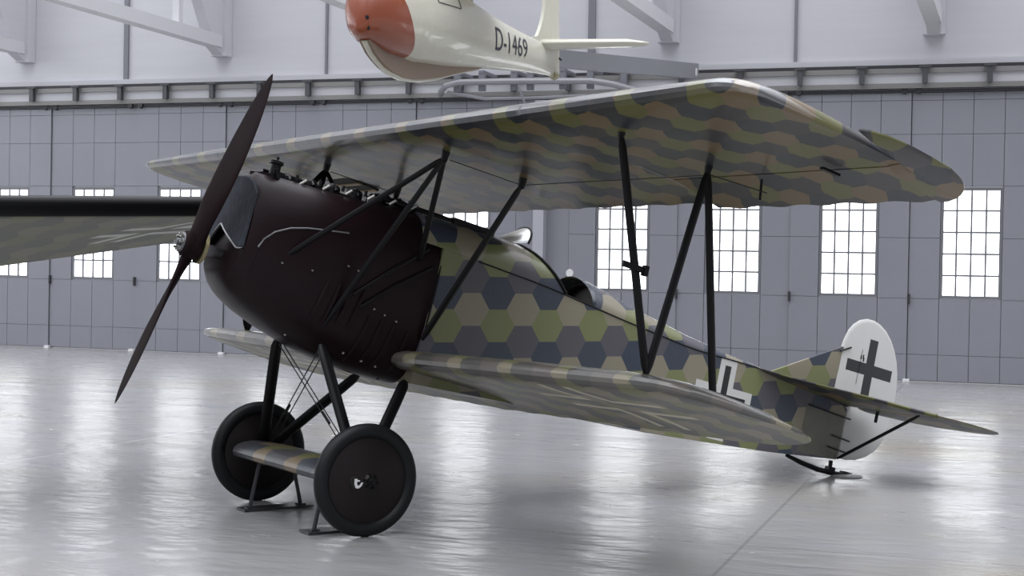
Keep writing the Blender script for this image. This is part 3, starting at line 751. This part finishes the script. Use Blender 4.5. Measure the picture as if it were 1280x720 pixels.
# tail skid
b = MB(); pts = [(5.66, 0, -.235), (5.85, 0, -.262), (6.05, 0, -.278), (6.25, 0, -.275), (6.38, 0, -.262), (6.44, 0, -.245)]
b.tube(pts, [.016, .022, .024, .024, .022, .016], 10, flat=1.0, fdir=(0, 1, 0)); sk = part(b, 'tail_skid', blackp)
b = MB(); b.tube([(6.20, 0, -.27), (6.19, 0, -.17)], .018, 8); b.box((6.20, 0, -.25), (.08, .05, .05)); b.box((6.40, 0, -.255), (.10, .06, .05)); b.build('skid_shoe', blackp, sk)

# ------------------------------------------------------------------ stands and plate under the biplane
stand_m = new_mat('stand_grey_paint', (.05, .05, .055), .35, .4)
def make_stand(y, label):
    o = RZ @ Vector((.85, y, 0)); t = empty('axle_stand', o, (0, 0, TH)); tag(t, label, 'stand', 'axle stands')
    MB().box((0, 0, .012), (.54, .15, .014)).build('base_plate', stand_m, t)
    for s in (-1, 1):
        pts = [(s * .20, 0, .018), (s * .13, 0, .335)]
        b = MB(); b.tube(pts, .015, 8); b.box((s * .20, 0, .022), (.06, .06, .012)); b.build('leg', stand_m, t)
    MB().tube([(-.14, 0, .33), (.14, 0, .33)], .012, 8).build('cradle', stand_m, t)
    return t
make_stand(.46, 'grey steel stand under the axle between the wheels, beside the far wheel')
make_stand(-.60, 'grey steel stand under the axle mostly hidden behind the near wheel')
sp = A(6.42, 0, -.28); t = MB().lathe([(0, 0), (.13, 0), (.135, .005), (.125, .01), (0, .011)], 'z', 32)
o = t.build('floor_plate', new_mat('pale_plate', (.45, .45, .45), .4, .4), loc=(3.84, 4.66, .001)); tag(o, 'thin round pale plate on the floor under the tail skid', 'plate')

# ------------------------------------------------------------------ cream glider hanging from the roof
creamm = new_mat('cream_glider_paint', (.62, .60, .50), .3, 0, .4); g = G(creamm); ob = g.obj()
g.base(g.mix(g.noise(ob, 1.6, 3, .6), (.60, .585, .48), (.66, .64, .55))); g.bump(g.noise(ob, 7, 4, .65), .35, .02)
orangem = new_mat('orange_nose_paint', (.34, .085, .035), .25, 0, .5); g = G(orangem); ob = g.obj()
g.base(g.mix(g.noise(ob, 2.2, 3, .6), (.24, .05, .025), (.33, .085, .035)))
brownm = new_mat('brown_skid_panel', (.27, .20, .15), .5); olivem = new_mat('dull_cream_pylon', (.36, .34, .22), .5); inkm = new_mat('navy_lettering', (.02, .022, .04), .5)
GY, GP = R(83.98566539275073), R(-3.110577934464641)
gl = empty('glider', (-.98588933, 4.75340934, 4.13257194), (0, GP, GY)); tag(gl, 'cream glider with an orange nose hanging under the roof above the biplane', 'aircraft')
TOPG = [(.0, .03), (.03, .14), (.1, .25), (.22, .36), (.4, .46), (.9, .60), (1.5, .63), (2.0, .585), (2.58, .48), (3.21, .375), (3.9, .295), (4.43, .25), (4.95, .20)]
BOTG = [(.0, -.03), (.03, -.08), (.14, -.14), (.37, -.23), (.87, -.28), (1.78, -.27), (2.78, -.22), (3.66, -.18), (4.37, -.16), (4.95, -.165)]
HWG = [(.0, .02), (.03, .10), (.1, .17), (.22, .235), (.4, .285), (.9, .335), (1.6, .32), (2.58, .235), (3.2, .18), (3.9, .125), (4.43, .085), (4.95, .03)]
def hull_sec(x, k=1.0, n=36, sk=0.0):
    t, b_, w = lerp(TOPG, x) * k, lerp(BOTG, x) * k, lerp(HWG, x) * k; zc = (t + b_) / 2; h = (t - b_) / 2; q = []
    for i in range(n):
        a = 2 * math.pi * i / n; q.append((x - sk * (math.sin(a) + .35), w * sq(math.cos(a), 2.25), zc + h * sq(math.sin(a), 2.25)))
    return q
hull = MB().loft([hull_sec(x, sk=.30 if x < .66 else .30 * max(0, 1 - (x - .66) / .6)) for x in [.65, .78, .90, 1.0, 1.2, 1.45, 1.7, 2.0, 2.3, 2.6, 2.9, 3.2, 3.5, 3.8, 4.1, 4.4, 4.7, 4.95]]).build('hull', creamm, gl)
MB().loft([hull_sec(x, 1.004, sk=.30 * min(1, x / .65)) for x in [0, .012, .03, .06, .1, .15, .22, .3, .4, .5, .58, .65]]).build('nose_cover', orangem, gl)
skid = [(.14, -.13), (.26, -.245), (.37, -.31), (.50, -.37), (.62, -.41), (.87, -.45), (1.1, -.455), (1.31, -.44), (1.68, -.395), (2.16, -.31), (2.7, -.225)]
upk = [(2.7, -.15), (2.0, -.12), (1.2, -.12), (.6, -.10), (.3, -.05)]
b = MB().prism([(x, -.06, z) for x, z in skid + upk], (0, .12, 0)); kp = b.build('keel_panel', brownm, gl)
MB().tube([(x, 0, z - .006) for x, z in skid], [.03] * 4 + [.045] * 5 + [.03] * 2, 10, flat=.5, fdir=(0, 0, 1)).build('skid_runner', creamm, gl)
b = MB()
for x, z in ((.05, .08), (.07, -.02)):
    b = MB().lathe([(0, 0), (.022, 0), (.018, -.012), (0, -.014)], 'x', 12, (x - .02, -.10, z)); b.build('tow_eye', holem, gl)
# wing on a short pylon
def gw(y):
    s_ = 1.40 + .0 * abs(y); z0 = .80 + abs(y) * .075; ch = lerp([(0, 1.45), (3.5, 1.4), (5.6, .7)], abs(y)); th = lerp([(0, 1), (4, .7), (5.6, .3)], abs(y)); up, dn = [], []
    for t in ts:
        up.append((s_ + t * ch, y, z0 - t * .17 + zu(t) * 1.6 * th)); dn.append((s_ + t * ch, y, z0 - t * .17 + zl(t) * 1.6 * th))
    return up[::-1] + dn[1:]
MB().loft([gw(y) for y in frange(-5.6, 5.6, .4)]).build('wing', creamm, gl)
b = MB(); secs = []
for z, a, c, w in ((.40, 1.55, 2.62, .13), (.55, 1.6, 2.60, .09), (.74, 1.65, 2.58, .06)):
    secs.append([(a, 0, z), (a + .15, -w, z), (a + .5, -w * 1.1, z), (c, 0, z), (a + .5, w * 1.1, z), (a + .15, w, z)])
b.loft(secs).build('pylon', olivem, gl)
# fin with rudder, tailplane
fo = [(4.10, .26), (4.38, .30), (4.47, .40), (4.55, .52), (4.62, .70), (4.66, .95), (4.72, 1.15), (4.82, 1.25), (4.80, .2), (4.80, .1)]
b = MB(); b.prism([(x, -.022, z) for x, z in fo], (0, .044, 0)); b.build('fin', creamm, gl)
ro = [(4.81, -.16), (4.81, 1.25), (4.92, 1.25), (5.03, 1.12), (5.07, .9), (5.08, .3), (5.07, -.12), (4.98, -.18)]
b = MB(); b.prism([(x, -.02, z) for x, z in ro], (0, .04, 0)); rd = b.build('rudder', creamm, gl)
MB().tube([(5.06, -.02, .08), (5.12, -.03, .06)], .012, 6).build('rudder_horn', blackp, rd)
secs = []
for y in [-1.22, -1.19, -1.12, -1.0] + frange(-.9, .9, .1) + [1.0, 1.12, 1.19, 1.22]:
    a = lerp([(0, 4.42), (1.0, 4.80), (1.12, 4.88), (1.19, 4.98), (1.22, 5.08)], abs(y)); c = lerp([(0, 5.05), (1.0, 5.28), (1.12, 5.28), (1.19, 5.22), (1.22, 5.12)], abs(y)); up, dn = [], []
    for i in range(9):
        q = i / 8; h = .075 * (.12 + 1.8 * math.sqrt(q) * max(0, 1 - q) ** .8) * lerp([(0, 1), (1, .8), (1.22, .25)], abs(y)); up.append((a + (c - a) * q, y, .22 + h)); dn.append((a + (c - a) * q, y, .22 - h))
    secs.append(up[::-1] + dn)
MB().loft(secs).build('tailplane', creamm, gl)
MB().lathe([(0, -.06), (.05, -.05), (.06, .0), (.04, .08), (0, .09)], 'x', 14, (4.93, -.01, -.15)).build('tail_bumper', olivem, gl)
b = MB(); yy = lambda x, z: -(lerp(HWG, x) * max(0., 1 - abs((z - (lerp(TOPG, x) + lerp(BOTG, x)) / 2) / ((lerp(TOPG, x) - lerp(BOTG, x)) / 2)) ** 2.25) ** (1 / 2.25)) - .003
for (p, q) in (((1.15, .47), (1.15, .34)), ((1.15, .34), (1.7, .33)), ((1.7, .33), (1.7, .46))):
    b.tube([(p[0] + (q[0] - p[0]) * i / 4, yy(p[0] + (q[0] - p[0]) * i / 4, p[1] + (q[1] - p[1]) * i / 4), p[1] + (q[1] - p[1]) * i / 4) for i in range(5)], .005, 5)
b.build('hatch_seam', inkm, gl)
# registration painted on the port side of the hull
cu = bpy.data.curves.new('registration', 'FONT'); cu.body = 'D-1469'; cu.size = 1.0; cu.align_x = 'LEFT'; cu.fill_mode = 'BOTH'; cu.resolution_u = 4
tmp = bpy.data.objects.new('tmp_text', cu); COL.objects.link(tmp)
dg = bpy.context.evaluated_depsgraph_get(); dg.update()
me = bpy.data.meshes.new_from_object(tmp.evaluated_get(dg)); bpy.data.objects.remove(tmp)
import bmesh
bm = bmesh.new(); bm.from_mesh(me); bmesh.ops.triangulate(bm, faces=bm.faces); bmesh.ops.subdivide_edges(bm, edges=[e_ for e_ in bm.edges if e_.calc_length() > .25], cuts=3); bmesh.ops.triangulate(bm, faces=bm.faces)
xs_ = [v.co.x for v in bm.verts]; ys_ = [v.co.y for v in bm.verts]; x0_, x1_, y0_, y1_ = min(xs_), max(xs_), min(ys_), max(ys_)
for v in bm.verts:
    u_, w_ = (v.co.x - x0_) / (x1_ - x0_), (v.co.y - y0_) / (y1_ - y0_)
    x = 2.74 + u_ * 1.08; z = -.02 + w_ * (.27 - .05 * u_); v.co = (x, yy(x, z) - .002, z)
bm.to_mesh(me); bm.free(); me.materials.append(inkm); o = bpy.data.objects.new('registration', me); COL.objects.link(o); o.parent = gl
# suspension cables up to the roof truss
gm = Matrix.Translation(gl.location) @ Euler((0, GP, GY)).to_matrix().to_4x4()
for lx, ly, lab in ((1.9, -.55, 'thin cable from the roof to the glider wing, port side of the pylon'), (1.9, .55, 'thin cable from the roof to the glider wing, starboard side of the pylon')):
    p = gm @ Vector((lx, ly, .92)); q = Vector((-.8, p.y + .1, 5.99)); o = MB().tube([p, q], .006, 6).build('suspension_cable', cable); tag(o, lab, 'cable')

# ------------------------------------------------------------------ second aircraft, only its port wing reaching into view
def ow_fn(g, s):
    c = lozenge(g, s[0], s[1], R(30), .118, 1.15, (.0, .0), (SLATE, NAVY, TAN, GREEN), .05); c = g.mix(.6, c, (.16, .155, .105))
    y2 = g.m('SUBTRACT', s[1], g.m('MULTIPLY', g.m('SUBTRACT', s[0], .567), 1.0))
    out = g.cross(s[0], y2, .567, -3.385, .30, .125, 0, .37); inn = g.cross(s[0], y2, .567, -3.385, .32, .050, 0, .39)
    return g.mix(g.m('MULTIPLY', out, g.m('SUBTRACT', 1.0, inn)), c, (.62, .62, .58))
ow_m = fabric('olive_wing_fabric', ow_fn, .45)
mono = empty('monoplane', (-2.6025, -1.6236, 0), (0, 0, R(146.57265))); tag(mono, 'second aircraft at the left edge, only its black-edged olive wing in view', 'aircraft')
secs = []
stn = [-4.0, -3.97, -3.9, -3.8] + frange(-3.7, 3.7, .15) + [3.8, 3.9, 3.97, 4.0]
ts2 = [0, .004, .012, .025, .045, .07, .11, .17, .25, .35, .47, .6, .74, .88, 1.0]
for y in stn:
    a = abs(y); c = lerp([(0, 1.62), (1.953, 1.35), (3.56, 1.116), (3.8, 1.05), (3.9, .85), (3.97, .6), (4.0, .35)], a); zT = lerp([(0, 1.45), (1.0, 1.50), (1.953, 1.641), (3.56, 1.90), (4.0, 1.97)], a)
    zL = 2.167 + max(-.03, .033 * (a - 1.953)); xl = lerp([(3.75, 0), (3.9, .06), (3.97, .16), (4.0, .3)], a); th = lerp([(3.7, 1), (3.85, .8), (4.0, .3)], a); up, dn = [], []
    for t in ts2:
        zc = zL + (zT - zL) * t; kk = min(1, th); sq_ = min(1, math.sqrt(t / .05)); up.append((xl + t * c, y, zc + kk * .085 * sq_ * (1 - t))); dn.append((xl + t * c, y, zc - kk * .085 * sq_ * (1 - t) ** 1.6))
    secs.append(up[::-1] + dn[1:])
b = MB().loft(secs); nn = len(secs[0]); k = 0
for i in range(len(secs) - 1):
    for j in range(nn):
        if 10 <= j <= 17: b.mi[i * nn + j] = 1
b.build('wing', [ow_m, blackp], mono, sharp=50)
b = MB(); fs = []
for x, w, z0, z1 in ((-.9, .30, 1.15, 1.65), (-.7, .38, 1.0, 1.78), (.2, .40, .86, 1.72), (1.2, .38, .80, 1.62), (2.4, .26, .72, 1.36), (4.4, .05, .55, .95)):
    fs.append([(x, w * sq(math.cos(q), 4), (z0 + z1) / 2 + (z1 - z0) / 2 * sq(math.sin(q), 4)) for q in [2 * math.pi * i / 32 for i in range(32)]])
b.loft(fs).build('fuselage', fus_m, mono)
for sg in (-1, 1):
    for x in (.25, 1.15): MB().tube([(x, sg * .36, 1.6), (x, sg * .75, 1.98)], .02, 10).build('cabane_strut', blackp, mono)
    t = MB(); t.lathe([(.32 + .05 * math.cos(a), .05 * math.sin(a)) for a in [2 * math.pi * q / 14 for q in range(14)]], 'y', 40, (.1, sg * .8, .371), close=True); w = t.build('wheel', rubber, mono)
    MB().lathe([(0, -.06), (.28, -.02), (.28, .02), (0, .06)], 'y', 40, (.1, sg * .8, .371)).build('wheel_cover', wcov, w)
    for x in (-.4, .6): MB().tube([(x, sg * .36, .95), (.1, sg * .72, .38)], .025, 10).build('undercarriage_strut', blackp, mono)
MB().tube([(.1, -.84, .371), (.1, .84, .371)], .02, 10).build('axle', blackp, mono)
MB().tube([(3.9, 0, .62), (4.3, 0, .02)], .02, 8).build('tail_skid', blackp, mono)
b = MB(); b.prism([(4.0, -.02, .95), (4.35, -.02, 1.5), (4.8, -.02, 1.45), (4.9, -.02, .8), (4.4, -.02, .55)], (0, .04, 0)); b.build('rudder', rudm, mono)
b = MB(); b.prism([(3.5, -.8, .9), (3.5, .8, .9), (4.3, .85, .88), (4.3, -.85, .88)], (0, 0, .03)); b.build('tailplane', ow_m, mono)

# ------------------------------------------------------------------ curved track and box beam under the rail behind the glider
ct = empty('curved_track', (-3, WY - 1.0, 5.1)); tag(ct, 'short curved switching track hanging in front of the long door rail, behind the glider', 'rail')
TO = (3, -(WY - 1.0), -5.1); yk = WY - 1.0
b = MB(); b.tube([(-5.0, WY - .21, 4.98), (-4.85, yk + .4, 4.98), (-4.6, yk, 5.03), (-4.33, yk, 5.09), (-3.2, yk, 5.085), (-1.9, yk, 5.06), (-1.53, yk, 5.00), (-1.03, yk, 4.86), (-.6, WY - .21, 4.88)], .055, 8); b.build('track_rail', railp, ct, TO)
b = MB(); b.tube([(-4.6, yk + .1, 4.93), (-3.9, yk + .1, 4.80), (-2.9, yk + .1, 4.80), (-1.6, yk + .1, 4.83)], .03, 8); b.build('lower_bar', railp, ct, TO)
for X in (-4.42, -3.95, -3.35, -3.05, -2.45, -1.95, -1.35):
    b = MB(); b.box((X, yk + .12, 5.12), (.11, .10, .36)); b.box((X, yk + .44, 5.28), (.07, .77, .05)); b.build('hanger', pipem, ct, TO)
MB().tube([(-3.2, yk - .1, 5.0), (-3.02, yk - .1, 4.55)], .02, 6).build('brace', pipem, ct, TO)
hangm2 = new_mat('mid_grey_beam_paint', (.24, .245, .265), .5); bmO = empty('box_beam', (-.22, WY - .35, 5.24)); tag(bmO, 'grey box beam slanting from the wall rail towards the glider tailplane', 'beam')
p, q = Vector((-.24, WY - .35, 5.27)), Vector((-1.45, 12.55, 4.90)); d = (q - p); b = MB()
n_ = Vector((d.y, -d.x, 0)).normalized(); secs = []
for o_ in (p, q):
    secs.append([o_ + n_ * a + Vector((0, 0, c)) for a, c in ((-.09, -.13), (.09, -.13), (.09, .13), (-.09, .13))])
b.loft(secs).build('beam', hangm2, bmO, -bmO.location)
MB().box((-.21, WY - .47, 5.245), (.10, .03, .13)).build('end_plate', whitem, bmO, -bmO.location)
